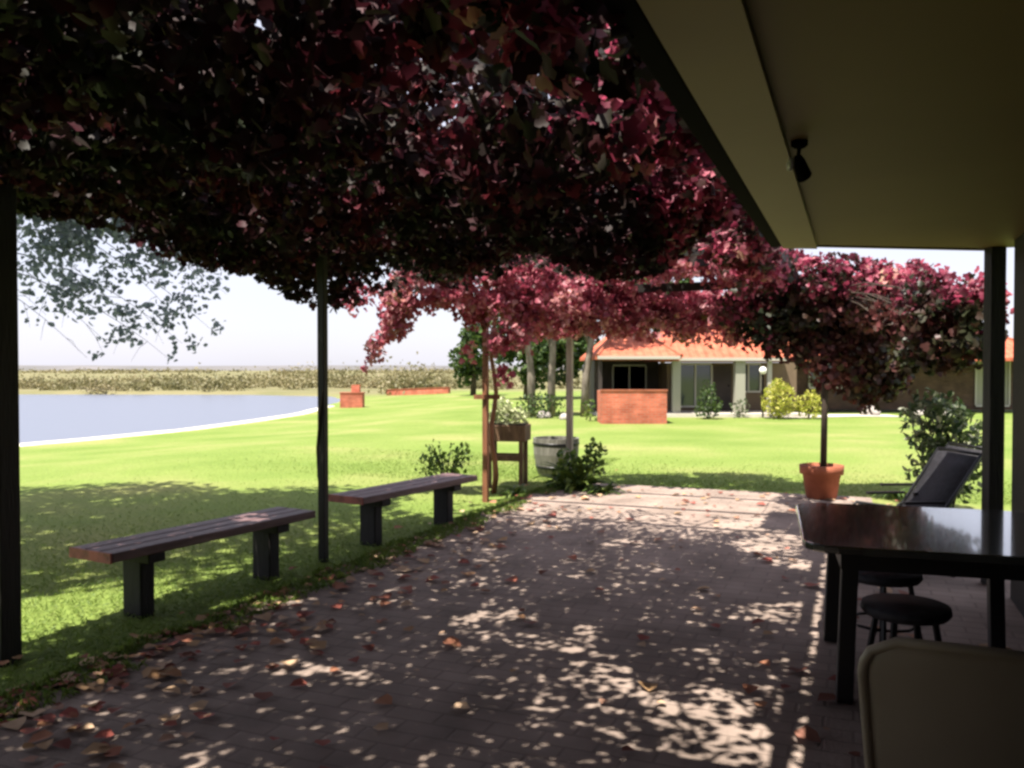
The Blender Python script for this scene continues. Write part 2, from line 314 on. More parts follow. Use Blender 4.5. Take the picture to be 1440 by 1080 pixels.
# pale sand margin along the near shore
pts = []
for (a, b), (c, d) in zip(SHORE[1:8], SHORE[2:9]):
    n = max(2, int(math.hypot(c-a, d-b)/.8))
    for k in range(n): pts.append((a+(c-a)*k/n, b+(d-b)*k/n))
for _ in range(6): pts = [pts[0]]+[((p[0]+2*q[0]+r[0])/4, (p[1]+2*q[1]+r[1])/4) for p, q, r in zip(pts, pts[1:], pts[2:])]+[pts[-1]]
mb = MB(); vs = []
for i, p in enumerate(pts):
    q = pts[min(i+1, len(pts)-1)]; o = pts[max(i-1, 0)]; dx, dy = q[0]-o[0], q[1]-o[1]; L = math.hypot(dx, dy); nxx, nyy = dy/L, -dx/L
    wv = .12*noise.noise(Vector((i*.3, 0, 0)))
    for t, hz in ((-.25, None), (0., 0), (.55+wv, 0), (1.0+wv, .0), (1.25+wv, -.2)):
        x, y = p[0]+nxx*t, p[1]+nyy*t
        z = LAKE_Z-.1 if hz is None else max(LAKE_Z+.03, zt(x, y)+.035) + hz
        vs.append((x, y, z))
mb.add(vs, [(i*5+k, (i+1)*5+k, (i+1)*5+k+1, i*5+k+1) for i in range(len(pts)-1) for k in range(4)])
tag(mb.build('sand_shore', M['sand'], smooth=True), kind='structure')
# patio: ragged edge on the lawn side, a real slab 3 cm proud
edge = []
for k in range(60):
    u = -4+k*14.4/59
    edge.append((u, -3.5+.10*noise.noise(Vector((u*1.3, 5, 0)))+.05*noise.noise(Vector((u*5, 9, 0)))))
far = [(10.4+.06*noise.noise(Vector((v*2, 1, 1))), v) for v in np.linspace(-3.3, .2, 16)]
near = [(7.6, .25), (7.5, 3.2), (-4, 3.2)]
ring = edge+far+near; mb = MB(); n = len(ring)
mb.v = [tuple(H(u, v, .03)) for u, v in ring]+[tuple(H(u, v, -.12)) for u, v in ring]
mb.f = [tuple(range(n))[::-1]]+[(i, (i+1)%n, n+(i+1)%n, n+i) for i in range(n)]
tag(mb.build('patio', M['paving']), kind='structure')
# path in front of the far house
mb = MB(); vs = []
for k in range(20):
    x = 5.6+k*.42; y = 29.9+.35*math.sin(k*.5)
    vs += [(x, y-.5, zt(x, y-.5)+.02), (x, y+1.0, zt(x, y+1.)+.02)]
mb.add(vs, [(2*k, 2*k+2, 2*k+3, 2*k+1) for k in range(19)])
tag(mb.build('garden_path', M['pathm']), kind='structure')
# distant hills
for nm, Y, hh, sd in (('hills', 620, 2.2, 1), ('hills', 420, .9, 8)):
    mb = MB(); vs = []; N_ = 120
    for k in range(N_):
        x = -700+k*1400/(N_-1); h = 1.5+hh*(.5+.5*noise.noise(Vector((x*.006, sd, 0))))+hh*.25*noise.noise(Vector((x*.03, sd, 0)))
        vs += [(x, Y, -1), (x, Y+20, h), (x, Y+120, h*.8), (x, Y+200, -1)]
    mb.add(vs, [(4*k+j, 4*k+4+j, 4*k+5+j, 4*k+1+j) for k in range(N_-1) for j in range(3)])
    tag(mb.build(nm, M['hill'], smooth=True), kind='structure')
# far-shore reeds and scrub, one mass
P_ = []; S_ = []
for _ in range(520):
    y = random.uniform(71, 120) if random.random() < .7 else random.uniform(62, 90); x = random.uniform(-52, 6) if y > 71 else random.uniform(-9, 2)
    if y > 71 and x > -6 and random.random() < .6: continue
    if noise.noise(Vector((x*.10, y*.10, 0))) < -.02 and random.random() < .88: continue
    if shore_d(x, y) < .3: continue
    w_ = random.uniform(.6, 2.0); h = random.uniform(.5, 1.7)*(1.15 if x > -28 else .7)
    for _k in range(int(80*w_)):
        P_.append((x+random.gauss(0, w_*.5), y+random.gauss(0, w_*.4), zt(x, y)+abs(random.gauss(0, .5))*h)); S_.append(.30)
tag(leaf_mesh('reeds', P_, S_, M['reed'], up=-.2, aspect=.5), kind='stuff')
P_ = []
for _ in range(160):
    x = random.uniform(-190, 60); 
    if noise.noise(Vector((x*.03, 2, 0))) < .0: continue
    w_ = random.uniform(2, 7); y = random.uniform(230, 330)
    for _k in range(70): P_.append((x+random.gauss(0, w_*.6), y+random.gauss(0, 2), zt(x, y)+abs(random.gauss(0, .4))))
tag(leaf_mesh('distant_scrub', P_, .6, M['reed'], up=-.2), kind='stuff')

# ---------------------------------------------------------------- veranda house (shelters the camera)
vh = thing('veranda_house', 'dark walled house with a cream lined veranda ceiling above the table', 'house')
CEIL = [H(-4,-.43,2.3), H(5.85,-.43,2.3), H(6.57,.87,2.3), H(6.62,3.0,2.3), H(-4,3.0,2.3)]
mb = MB(); n = 5   # roof slab above the lining
mb.v = [tuple(p+Vector((0,0,.0))) for p in CEIL]+[tuple(p+Vector((0,0,.05))) for p in CEIL]
mb.f = [tuple(range(5)), tuple(range(5,10))[::-1]]+[(i, 5+i, 5+(i+1)%5, (i+1)%5) for i in range(5)]
mb.build('ceiling', M['ceiling'], vh)
mb = MB(); b0 = [H(-4,-.43,2.272), H(5.84,-.43,2.272), H(5.95,-.225,2.272), H(-4,-.225,2.272)]
mb.v = [tuple(p) for p in b0]+[tuple(p+Vector((0,0,.026))) for p in b0]; mb.f = [(0,1,2,3),(7,6,5,4),(0,4,5,1),(1,5,6,2),(2,6,7,3),(3,7,4,0)]
mb.build('eave_board', M['band'], vh)
mb = MB(); mb.bar(H(-4,-.475,2.335), H(5.86,-.475,2.335), .07, .10); mb.bar(H(-4,-.436,2.40), H(5.86,-.436,2.40), .01, .22)
mb.build('gutter', M['gutter'], vh, bevel=.01)
mb = MB()   # pitched roof above
a = [H(-4,-.45,2.40), H(5.87,-.45,2.40), H(6.62,.87,2.72), H(6.66,3.1,3.3), H(-4,3.1,3.3)]
mb.v = [tuple(p) for p in a]+[tuple(p+Vector((0,0,.05))) for p in a]; mb.f = [tuple(range(5)), tuple(range(5,10))[::-1]]+[(i, 5+i, 5+(i+1)%5, (i+1)%5) for i in range(5)]
mb.build('roof', M['tile'], vh)
mb = MB(); mb.bar(H(5.88,-.42,2.39), H(6.62,.86,2.39), .02, .20); mb.build('fascia', M['band'], vh)
mb = MB(); mb.bar(H(-4,1.02,1.13), H(6.2,1.02,1.13), .16, 2.34); mb.bar(H(6.17,1.1,1.13), H(6.17,3.0,1.13), .1, 2.34); mb.bar(H(-4,-.3,1.13), H(-4,.94,1.13), .12, 2.34)
mb.bar(H(-2.4,-8,1.2), H(-2.4,-.4,1.2), .16, 2.5); mb.build('wall', M['darkwall'], vh)  # long return wall behind the camera: unseen, added to block light
mb = MB(); mb.bar(H(6.54,.88,.03), H(6.54,.88,2.3), .10, .10); mb.build('post', M['post'], vh, bevel=.006)
# window in the dark wall (seen edge-on from here)
mb = MB(); mb.bar(H(2.2,.925,1.45), H(4.0,.925,1.45), .03, 1.1); wf = mb.build('window', M['post'], vh)
mb = MB(); mb.bar(H(2.28,.905,1.45), H(3.92,.905,1.45), .006, .95); mb.build('pane', M['glass'], wf)

# ceiling light
p = AT(1124, 218, 3.04); p.z = 2.30
cl = thing('spot_light', 'small dark spotlight with white bulb under the veranda ceiling', 'light', p)
cl.scale = (.65,.65,.8)
mb = MB(); mb.lathe([(.045,0),(.045,-.02),(.03,-.03),(.012,-.035)], n=16); mb.build('mount', M['gutter'], cl, True)
mb = MB(); mb.tube([(0,0,-.03),(0,.02,-.07)], .011, 8); mb.build('arm', M['gutter'], cl, True)
mb = MB(); d_ = Vector((.5,.45,-.75)).normalized(); c_ = Vector((0,.02,-.07)); mb.tube([c_-d_*.01, c_+d_*.02, c_+d_*.10, c_+d_*.105], [.018,.03,.042,.038], 14); mb.build('shade', M['gutter'], cl, True)
mb = MB(); mb.tube([c_+Vector((-.035,.0,-.00)), c_+Vector((-.04,.01,-.03)), c_+Vector((-.042,.015,-.055))], [.012,.02,.012], 10); mb.build('bulb', M['globe'], cl, True)

# ---------------------------------------------------------------- pergola
pg = thing('pergola', 'dark timber pergola on slender posts carrying the vines over the patio', 'pergola')
post_spots = [(H(-1.2,-3.95), .11, 'post'), (G(6, 932), .115, 'post'), (G(455, 790), .06, 'post'), (G(683, 706), .06, 'redpost'), (G(801, 684), .075, 'palepost')]
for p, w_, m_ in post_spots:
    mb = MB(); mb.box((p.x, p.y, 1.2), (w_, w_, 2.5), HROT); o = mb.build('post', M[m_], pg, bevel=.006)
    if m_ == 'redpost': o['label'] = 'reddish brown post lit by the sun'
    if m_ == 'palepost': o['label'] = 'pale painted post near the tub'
mb = MB(); mb.bar(H(-3,-3.9,2.56), H(10.6,-3.75,2.56), .07, .12); mb.bar(H(-3,-.62,2.52), H(10.6,-.62,2.52), .06, .12); mb.build('beam', M['post'], pg, bevel=.006)
mb = MB()
for k in range(15): mb.bar(H(-2.6+k*.94,-4.3,2.66), H(-2.6+k*.94,-.56,2.66), .045, .08)
mb.build('rafters', M['post'], pg)
mb = MB(); mb.bar(H(10.3,-3.8,2.46), H(10.3,-.2,2.46), .06, .1); mb.build('end_beam', M['post'], pg)
mb = MB(); q = G(683,706); mb.bar((q.x-.13,q.y-.04,1.17), (q.x+.16,q.y-.04,1.17), .03, .05); mb.build('crosspiece', M['redpost'], pg)

# ---------------------------------------------------------------- vines
def fnoise(u, v, f=1., s=0.): return noise.noise(Vector((u*f+s, v*f-s, s*1.7)))
def stems(n, u0, u1, v0, v1, z0=2.46):
    mb = MB()
    for _ in range(n):
        u = random.uniform(u0, u1); v = random.uniform(v0, v1); pts = []; z = z0+random.uniform(-.05,.15); a = random.uniform(0, 6.28)
        for k in range(7):
            pts.append(H(u, v, z+random.uniform(-.05,.05))); a += random.uniform(-.6,.6); u += .32*math.cos(a); v += .22*math.sin(a)
            u = min(u1+.2, max(u0, u)); v = min(v1, max(v0, v))
        mb.tube(pts, [.013,.012,.011,.010,.008,.006,.003], 5)
    return mb
def canopy(n, u0, u1, v0, v1, dens):
    out = []
    while len(out) < n:
        u = random.uniform(u0, u1); v = random.uniform(v0, v1)
        if random.random() > dens(u, v): continue
        hang = max(0, fnoise(u, v, 1.1, 4))*.45 + max(0, fnoise(u, v, 3.1, 9))*.12
        side = sstep(-3.5, -4.2, v)
        top = 2.72+.15*fnoise(u, v, .8, 2); bot = 2.40-hang*(1-.6*side*(1-sstep(3.6, 5.2, u)))-.17*side*sstep(4.0, 5.6, u)
        z = bot+(top-bot)*random.random()**1.1
        out.append(tuple(H(u, v, z)))
    return out
def dens_near(u, v):
    d = 1.
    if v > -1.6: d *= 1-.85*sstep(-1.4, -.85, v)*sstep(.8, 2.6, u)
    if v > -2.5 and fnoise(u, v, .9, 31) > .22: d *= .25
    if u > 5.9: d *= 1-.93*sstep(5.9, 7.0, u)
    if v < -3.9: d *= .85
    if u < 3.8 and v < -1.9: d *= 1.5
    return d*(.55+.9*(.5+fnoise(u, v, 1.6, 1))) if fnoise(u, v, 2.3, 6) > -.36 else d*.12
v1 = thing('grape_vine', 'burgundy and green vine, its leaf colour darkened as if shaded, roofing the near half of the pergola', 'vine', group='vines on the pergola')
pts = canopy(88000, -3.2, 7.6, -4.55, -.50, dens_near)
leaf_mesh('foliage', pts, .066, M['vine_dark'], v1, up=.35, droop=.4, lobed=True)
stems(46, -2.8, 7.2, -4.3, -.7).build('stems', M['darkbark'], v1)
q = G(453, 790)
mb = MB(); mb.tube([(q.x+.035*math.cos(k*.9), q.y+.04*math.sin(k*.9), k*.22) for k in range(12)], .008, 6); mb.build('trunk', M['darkbark'], v1)
# red vine on the reddish post and beyond, in full sun
v2 = thing('grape_vine', 'sunlit pink and crimson vine bushing out round the reddish post', 'vine', group='vines on the pergola')
def B(px, py, Y, rx, ry, rz, k=1.): return (tuple(AT(px, py, Y)), (rx, ry, rz), k)
bl = [B(700,400,9.5,.75,.6,.42), B(640,385,9.4,.5,.5,.35), B(585,405,9.6,.42,.4,.36,1.2), B(550,450,9.7,.25,.25,.28,1.3), B(528,490,9.75,.12,.12,.2,1.4), B(512,518,9.8,.05,.05,.1,1.5), B(510,420,9.6,.35,.3,.22,.9), B(705,470,9.3,.28,.25,.42,.8), B(660,450,9.5,.2,.2,.25,.7),
      B(770,425,10.2,.6,.6,.45), B(850,430,10.6,.7,.6,.42), B(930,440,10.8,.65,.6,.40), B(1000,445,10.8,.6,.6,.42,.8), B(800,455,10.4,.3,.3,.2,.7), B(610,360,9.5,.5,.5,.3,.6), B(900,360,10.0,.9,.7,.35,.8), B(1020,350,9.6,.8,.6,.45,.8), B(700,505,9.25,.12,.12,.28,.7), B(720,350,9.2,.6,.5,.25,.5), B(712,530,9.3,.10,.1,.18,.9), B(740,465,9.5,.22,.2,.3,.7), B(660,490,9.5,.14,.14,.22,.5)]
pp = blob_pts(bl, 5200, clump=.70, freq=3.5, seed=3, shell=.45)
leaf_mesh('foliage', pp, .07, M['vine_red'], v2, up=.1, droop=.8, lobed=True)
q = G(694, 694); mb = MB(); mb.tube([(q.x+.03*math.sin(k*1.3), q.y+.03*math.cos(k*1.1), k*.2) for k in range(13)], [.035-.0012*k for k in range(13)], 7); mb.build('trunk', M['redpost'], v2, True)
mb = MB()
for (c, r, k) in bl:
    c = Vector(c); a = Vector((q.x, q.y, 2.3))
    if c.x < -.9: a = Vector(bl[2][0])
    if c.z < 1.9 and c.x < -1.1: a = Vector(bl[3][0])
    mb.tube([a, a.lerp(c, .35)+Vector((0,0,.06)), a.lerp(c, .7)+Vector((0,0,.03)), c], [.008,.006,.004,.002], 5)
mb.build('stems', M['darkbark'], v2)
# vine along the eave, thin and lit from above
v3 = thing('grape_vine', 'thin bright pink vine trailing along the edge of the veranda gutter', 'vine', group='vines on the pergola')
def dens_e(u, v): return (.3+.9*(.5+fnoise(u, v, 1.8, 12))) if fnoise(u, v, 1.5, 20) > -.12 else .04
pts = canopy(6500, 1.5, 9.5, -1.15, -.58, dens_e)
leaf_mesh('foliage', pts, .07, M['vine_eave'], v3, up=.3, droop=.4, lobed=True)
stems(12, 1.2, 9, -1.2, -.65).build('stems', M['darkbark'], v3)
# vine in the pot
pot_p = G(1155, 704); pot_p.z = .03
v4 = thing('grape_vine', 'heavy vine coloured sunlit pink on top and shaded dark below, hanging round the pole in the terracotta pot', 'vine', group='vines on the pergola')
top = [B(1160,395,9.5,.75,.6,.30), B(1245,400,9.6,.75,.6,.28), B(1330,415,7.4,.45,.4,.24), B(1090,390,9.8,.6,.5,.33), B(1050,430,10,.5,.5,.4,.7), B(1380,425,7.2,.24,.3,.28,.8), B(1070,480,9.9,.35,.3,.2,.5), B(1130,480,9.9,.25,.25,.25,.6)]
bl = [B(1170,440,9.7,.7,.6,.42), B(1250,450,9.8,.7,.55,.42), B(1335,460,7.4,.42,.35,.30), B(1360,490,7.3,.22,.3,.14,.8), B(1300,500,7.8,.32,.3,.2,.8), B(1370,465,7.2,.25,.3,.25,.9), B(1345,505,7.5,.2,.2,.15,.6), B(1080,455,9.9,.45,.4,.28,.6), B(1285,450,8.4,.4,.4,.35,.8), B(1120,490,9.8,.4,.35,.22,.6), B(1215,505,9.7,.55,.45,.5), B(1165,500,9.6,.3,.3,.4,.8), B(1265,480,9.8,.32,.4,.36,.8), B(1225,552,9.8,.28,.25,.25,.9), B(1120,455,9.9,.4,.4,.36,.7), B(1165,535,9.5,.08,.08,.14,1.2), B(1265,535,9.9,.16,.2,.2,.7)]
pp = blob_pts(bl, 4300, clump=.52, freq=3.5, seed=8, shell=.45)
leaf_mesh('foliage', pp, .08, M['vine_right'], v4, up=.15, droop=.8, lobed=True)
pp = blob_pts(top, 4600, clump=.68, freq=3.5, seed=15, shell=.45)
leaf_mesh('sunlit_red_foliage', pp, .066, M['vine_eave'], v4, up=.1, droop=.8, lobed=True)  # pink top over dark lower leaves: sun and shade put into leaf colour
bl += top
mb = MB(); mb.tube([(pot_p.x+.02, pot_p.y, .36), (pot_p.x+.03, pot_p.y, 1.1), (pot_p.x+.03, pot_p.y+.01, 1.9), (pot_p.x+.03, pot_p.y+.05, 2.6)], [.036,.034,.033,.03], 8); mb.build('trunk', M['darkbark'], v4, True)
mb = MB()
for (c, r, k) in bl:
    c = Vector(c); a = Vector((pot_p.x+.03, pot_p.y+.04, 2.35)); mb.tube([a, a.lerp(c,.4)+Vector((0,0,.10)), a.lerp(c,.75)+Vector((0,0,.05)), c], [.009,.006,.004,.002], 5)
mb.build('stems', M['darkbark'], v4)
pt = thing('terracotta_pot', 'terracotta pot with a wide rim at the far corner of the patio', 'pot', pot_p)
mb = MB(); mb.lathe([(.15,0),(.165,.02),(.205,.27),(.235,.275),(.24,.37),(.215,.375),(.205,.33)]); mb.build('pot_body', M['terracotta'], pt, True)
mb = MB(); mb.lathe([(.0,.325),(.2,.335)], n=16); mb.lathe([(.203,.3),(.203,.335),(.0,.345)], n=16); mb.build('soil', M['soil'], pt)

# ---------------------------------------------------------------- benches
bdir = Vector((.487, .873, 0)); brz = math.atan2(.873, .487)
bn = thing('wooden_bench', 'backless plank bench with a reddish end, nearer of the two, left of the slim post', 'bench', (-2.0, 5.58, 0), brz, 'plank benches along the lawn edge')
for k in (-1, 0, 1):
    mb = MB(); mb.box((0, k*.128, .425), (1.66, .118, .055)); mb.build('plank', M['benchtop'], bn, bevel=.008)
mb = MB(); mb.box((-.836, 0, .425), (.012, .37, .058)); e_ = mb.build('end_board', M['endred'], bn); e_['label'] = 'worn red end board'
for k in (-1, 1):
    mb = MB(); mb.box((k*.52, 0, .17), (.10, .17, .44)); mb.build('leg', M['benchleg'], bn, bevel=.012)
    mb = MB(); mb.box((k*.52, 0, .367), (.12, .34, .055)); mb.build('crossbar', M['benchleg'], bn, bevel=.008)
b2 = copy_tree(bn); b2.location = (-.92, 7.62, 0); b2.rotation_euler.z = brz-R(2)
b2['label'] = 'backless plank bench farther off, between the slim dark post and the reddish post'

# ---------------------------------------------------------------- dining table and seats on the right
tb = thing('dining_table', 'long dark polished table reflecting the light under the veranda', 'table', (1.97, 4.03, 0), HROT+R(5))
mb = MB(); hw, hl = .58, .61
ring = []
rr = .14
for cx, cy, a0 in ((hw-rr, hl-rr, 0), (-hw+rr, hl-rr, 90), (-hw+rr, -hl+rr, 180), (hw-rr, -hl+rr, 270)):
    for k in range(5): a = R(a0+k*22.5); ring.append((cx+rr*math.cos(a), cy+rr*math.sin(a)))
n = len(ring); mb.v = [(x, y, .745) for x, y in ring]+[(x, y, .71) for x, y in ring]
mb.f = [tuple(range(n)), tuple(range(n, 2*n))[::-1]]+[(i, n+i, n+(i+1)%n, (i+1)%n) for i in range(n)]
mb.build('tabletop', M['table'], tb, bevel=.008)
mb = MB(); mb.box((0, 0, .665), (.84, .96, .09)); mb.build('apron', M['tleg'], tb)
for sx in (-1, 1):
    for sy in (-1, 1):
        mb = MB(); mb.bar((sx*.40, sy*.44, .03), (sx*.38, sy*.42, .62), .07, .07); mb.build('leg', M['tleg'], tb, bevel=.006)
def stool(loc, rz, label):
    s = thing('stool', label, 'stool', loc, rz, 'dark stools pushed under the table')
    mb = MB(); mb.lathe([(.0,.42),(.17,.42),(.185,.44),(.18,.465),(.0,.47)], n=20); mb.build('seat', M['sling'], s, True)
    for k in range(4):
        a = R(45+90*k); mb = MB(); mb.tube([(.19*math.cos(a), .19*math.sin(a), .03), (.12*math.cos(a), .12*math.sin(a), .43)], .014, 6); mb.build('leg', M['frame'], s)
    mb = MB(); mb.tube([(.16*math.cos(R(30*k)), .16*math.sin(R(30*k)), .2) for k in range(13)], .008, 6); mb.build('foot_ring', M['frame'], s)
    return s
stool(H(4.08,.22,0), 0, 'dark round stool under the near left corner of the table')
stool(H(4.72,.15,0), .4, 'dark round stool under the far left corner of the table')
# cream chair in the foreground, its back to the camera
ch = thing('plastic_chair', 'cream moulded chair in the foreground with its rounded back to the viewer', 'chair', (1.19, 2.22, -.005), R(-24))
def chair_back():
    mb = MB(); NX, NZ = 14, 16; vs = []
    for side in (0, 1):
        for j in range(NZ+1):
            t = j/NZ; z = .36+t*.49
            for i in range(NX+1):
                s = i/NX*2-1
                hwid = .215+.035*t
                r = .10                                        # rounded top corners
                if t > .80: k = (t-.80)/.20; hwid -= .085*(1-math.sqrt(max(0, 1-k*k)))
                x = s*hwid; ztop = z+ (.012*(1-s*s) if t > .9 else 0)
                y = -.20-.10*t-.035*(1-s*s)+ (.012 if side else 0)
                vs.append((x, y, ztop))
    n1 = (NX+1)*(NZ+1); W = NX+1; fs = []
    for j in range(NZ):
        for i in range(NX):
            a = j*W+i; fs.append((a, a+1, a+W+1, a+W)); fs.append((n1+a, n1+a+W, n1+a+W+1, n1+a+1))
    for j in range(NZ):
        for i in (0, NX):
            a = j*W+i; fs.append((a, a+W, n1+a+W, n1+a))
    for i in range(NX):
        for j in (0, NZ):
            a = j*W+i; fs.append((a, n1+a, n1+a+1, a+1))
    mb.add(vs, fs); return mb, [vs[j*W] for j in range(NZ+1)]+[vs[NZ*W+i] for i in range(1, NX+1)]+[vs[j*W+NX] for j in range(NZ-1, -1, -1)]
mb, rim = chair_back(); mb.build('backrest', M['cream'], ch, True)
mb = MB(); mb.tube([Vector(p)+Vector((0,.004,0)) for p in rim], .0135, 8); mb.build('rim', M['cream'], ch, True)
mb = MB(); mb.box((0, .02, .43), (.41, .42, .022)); mb.build('seat', M['cream'], ch, bevel=.01)
for sx in (-1, 1):
    mb = MB(); mb.bar((sx*.21, .22, 0), (sx*.19, .2, .42), .045, .035); mb.build('leg', M['cream'], ch, bevel=.006)
    mb = MB(); mb.bar((sx*.22, -.24, 0), (sx*.19, -.18, .42), .045, .035); mb.build('leg', M['cream'], ch, bevel=.006)

# two sling recliners past the end of the wall
def recliner(loc, rz, label):
    s = thing('reclining_chair', label, 'chair', loc, rz, 'dark reclining chairs beyond the table')
    mb = MB(); L = .60; w_ = .27
    def slab(a, b, bulge=.03):
        pts = []; 
        for k in range(7):
            t = k/6; p = Vector(a)*(1-t)+Vector(b)*t; p.z -= bulge*math.sin(math.pi*t); pts.append(p)
        vs = [(p.x, sy*w_, p.z+dz) for p in pts for sy, dz in ((-1,0),(1,0),(1,.014),(-1,.014))]
        fs = [(4*k+i, 4*k+(i+1)%4, 4*k+4+(i+1)%4, 4*k+4+i) for k in range(6) for i in range(4)]+[(3,2,1,0),(24,25,26,27)]
        return MB().add(vs, fs)
    slab((-.22,0,.40), (.22,0,.34)).build('seat', M['sling'], s, True)
    slab((.22,0,.36), (.62,0,.90)).build('backrest', M['sling'], s, True)
    mb = MB()
    for sy in (-1, 1):
        mb.tube([(.64,sy*.28,.93),(.22,sy*.28,.36),(-.24,sy*.28,.42),(-.30,sy*.28,.36)], .014, 6)
    mb.tube([(.64,-.28,.93),(.64,.28,.93)], .014, 6); mb.build('frame', M['frame'], s, True)
    for sy in (-1, 1):
        mb = MB(); mb.tube([(-.27,sy*.28,.0),(.30,sy*.28,.48)], .014, 6); mb.build('leg', M['frame'], s)
        mb = MB(); mb.tube([(.42,sy*.28,.0),(-.10,sy*.28,.40)], .014, 6); mb.build('leg', M['frame'], s)
        mb = MB(); mb.box((.16,sy*.28,.57), (.34,.045,.02)); mb.build('armrest', M['frame'], s, bevel=.006)
    return s
rc1 = recliner((2.70, 6.15, .03), R(6), 'charcoal reclining chair with a sloping back, nearer the table')
rc2 = recliner((2.99, 6.6, .03), R(4), 'charcoal reclining chair with a sloping back, nearer the variegated shrub')

rc1.scale = rc2.scale = (.88,.88,.92)
# ---------------------------------------------------------------- planting stand, tub, plants by the posts
p = G(714, 684)
st = thing('planter_stand', 'brown wooden box stand on legs filled with pale green plants beside the reddish post', 'planter', (p.x, p.y, 0), R(-12))
for sx in (-1, 1):
    for sy in (-1, 1):
        mb = MB(); mb.box((sx*.20, sy*.15, .29), (.05, .05, .58)); mb.build('leg', M['standwood'], st, bevel=.004)
for sy in (-.15, .15): mb = MB(); mb.box((0, sy, .37), (.36, .03, .07)); mb.build('crossbar', M['standwood'], st)
mb = MB(); mb.box((0, 0, .68), (.52, .40, .20)); mb.build('box', M['standwood'], st, bevel=.01)
mb = MB(); mb.box((0, 0, .785), (.47, .35, .02)); mb.build('soil', M['soil'], st)
pp = blob_pts([((0,0,.88),(.28,.22,.14),1), ((-.08,0,1.0),(.15,.14,.12),1)], 9000, .4, 4)
leaf_mesh('plant', pp, .07, M['pale'], st, up=.0, aspect=.5)
p = G(782, 668)
tbm = thing('half_barrel', 'weathered grey stave tub standing on the lawn behind the leafy shrub', 'tub', (p.x, p.y, 0))
mb = MB(); prof = [(.24,0),(.27,.08),(.31,.30),(.32,.52),(.295,.52),(.285,.42)]
mb.lathe(prof, n=36); mb.build('staves', M['greytub'], tbm)
mb = MB()
for z, r in ((.1,.279),(.42,.319)): mb.lathe([(r,z),(r+.004,z+.005),(r+.006,z+.035),(r+.002,z+.04)], n=36)
mb.build('hoop', M['frame'], tbm)
mb = MB(); mb.lathe([(.286,.38),(.286,.43),(.0,.45)], n=20); mb.build('soil', M['soil'], tbm)

def plant(name, label, cat, loc, blobs, dens, size, m_, stems_=True, up=0., aspect=.5, group=None, droop=0., clump=.45, freq=4, stemm='darkbark'):
    t = thing(name, label, cat, loc, random.uniform(0, 6), group)
    pp = blob_pts(blobs, dens, clump, freq, seed=random.random()*50)
    leaf_mesh('foliage', pp, size, m_, t, up=up, aspect=aspect, droop=droop)
    if stems_:
        mb = MB()
        for (c, r, k) in blobs:
            for _ in range(3):
                a = random.uniform(0, 6.28); e = Vector(c)+Vector((math.cos(a)*r[0]*.6, math.sin(a)*r[1]*.6, r[2]*.5))
                mb.tube([(0,0,-.02), (e.x*.4, e.y*.4, e.z*.6), e], [.012,.008,.004], 5)
        mb.build('stems', M[stemm], t)
    return t
def fronds(name, label, cat, loc, n, L, m_, w_=.03, group=None, bend=.7):                  # arching strap leaves
    t = thing(name, label, cat, loc, 0, group); mb = MB()
    for k in range(n):
        a = random.uniform(0, 6.28); l = L*random.uniform(.6, 1.1); e = random.uniform(.35, 1.25); pts = []
        p = Vector((random.uniform(-.04,.04), random.uniform(-.04,.04), 0)); el_ = e
        for j in range(7): pts.append(p.copy()); p = p+Vector((math.cos(a)*math.cos(el_), math.sin(a)*math.cos(el_), math.sin(el_)))*l/6; el_ -= bend/3.2
        s = Vector((-math.sin(a), math.cos(a), 0)); vs = []
        for j, q in enumerate(pts):
            ww = w_*math.sin(math.pi*min(.98, (j+.6)/6.8)); vs += [q-s*ww, q+Vector((0,0,-ww*.4)), q+s*ww]
        mb.add(vs, [(3*j+i, 3*j+i+1, 3*j+4+i, 3*j+3+i) for j in range(6) for i in (0,1)])
    mb.build('leaves', m_, t); return t
p = G(812, 690)
t = fronds('leafy_shrub', 'bright green arching leafy shrub at the foot of the pale post', 'shrub', p, 46, .62, M['bush'], .035)
pp = blob_pts([((-.12,0,.28),(.18,.16,.24),1), ((.22,.1,.48),(.15,.13,.15),1), ((.12,0,.25),(.2,.16,.2),1), ((-.02,0,.08),(.36,.25,.1),1)], 5000, .4, 4); leaf_mesh('foliage', pp, .07, M['bush'], t, up=0)
p = G(628, 690)
t = plant('rose_bush', 'open sparse green bush on the lawn behind the farther bench', 'shrub', p, [((-.17,0,.42),(.18,.15,.18),1), ((.15,0,.46),(.17,.15,.19),1), ((-.02,.1,.22),(.30,.2,.16),.8), ((.26,.05,.28),(.15,.12,.15),.8)], 4200, .065, M['bush'])
pp_ = G(745, 700)
fronds('ground_plant', 'low dark green clump spreading at the patio edge beside the reddish post', 'plant', G(725, 697), 40, .33, M['bush'], .022, bend=1.0)
fronds('ground_plant', 'low green clump between the leafy shrub and the paving', 'plant', G(850, 697), 44, .32, M['bush'], .022, bend=1.0)
p = AT(1335, 640, 8.3)
plant('variegated_shrub', 'cream and green variegated shrub behind the reclining chairs', 'shrub', (p.x, p.y, 0), [((0,0,.76),(.34,.32,.40),1.), ((.3,0,.95),(.3,.3,.35),1), ((-.22,0,.45),(.25,.25,.3),1), ((.25,0,.5),(.3,.25,.4),1), ((.05,0,1.05),(.2,.2,.2),.8)], 2600, .085, M['varieg'], droop=.3, aspect=.45)
for px, lb in ((1262, 'low arching grassy plant on the lawn nearer the terracotta pot'), (1298, 'low arching grassy plant at the foot of the variegated shrub')):
    fronds('ground_plant', lb, 'plant', G(px, 702), 34, .36, M['bush'], .016, bend=1.1)

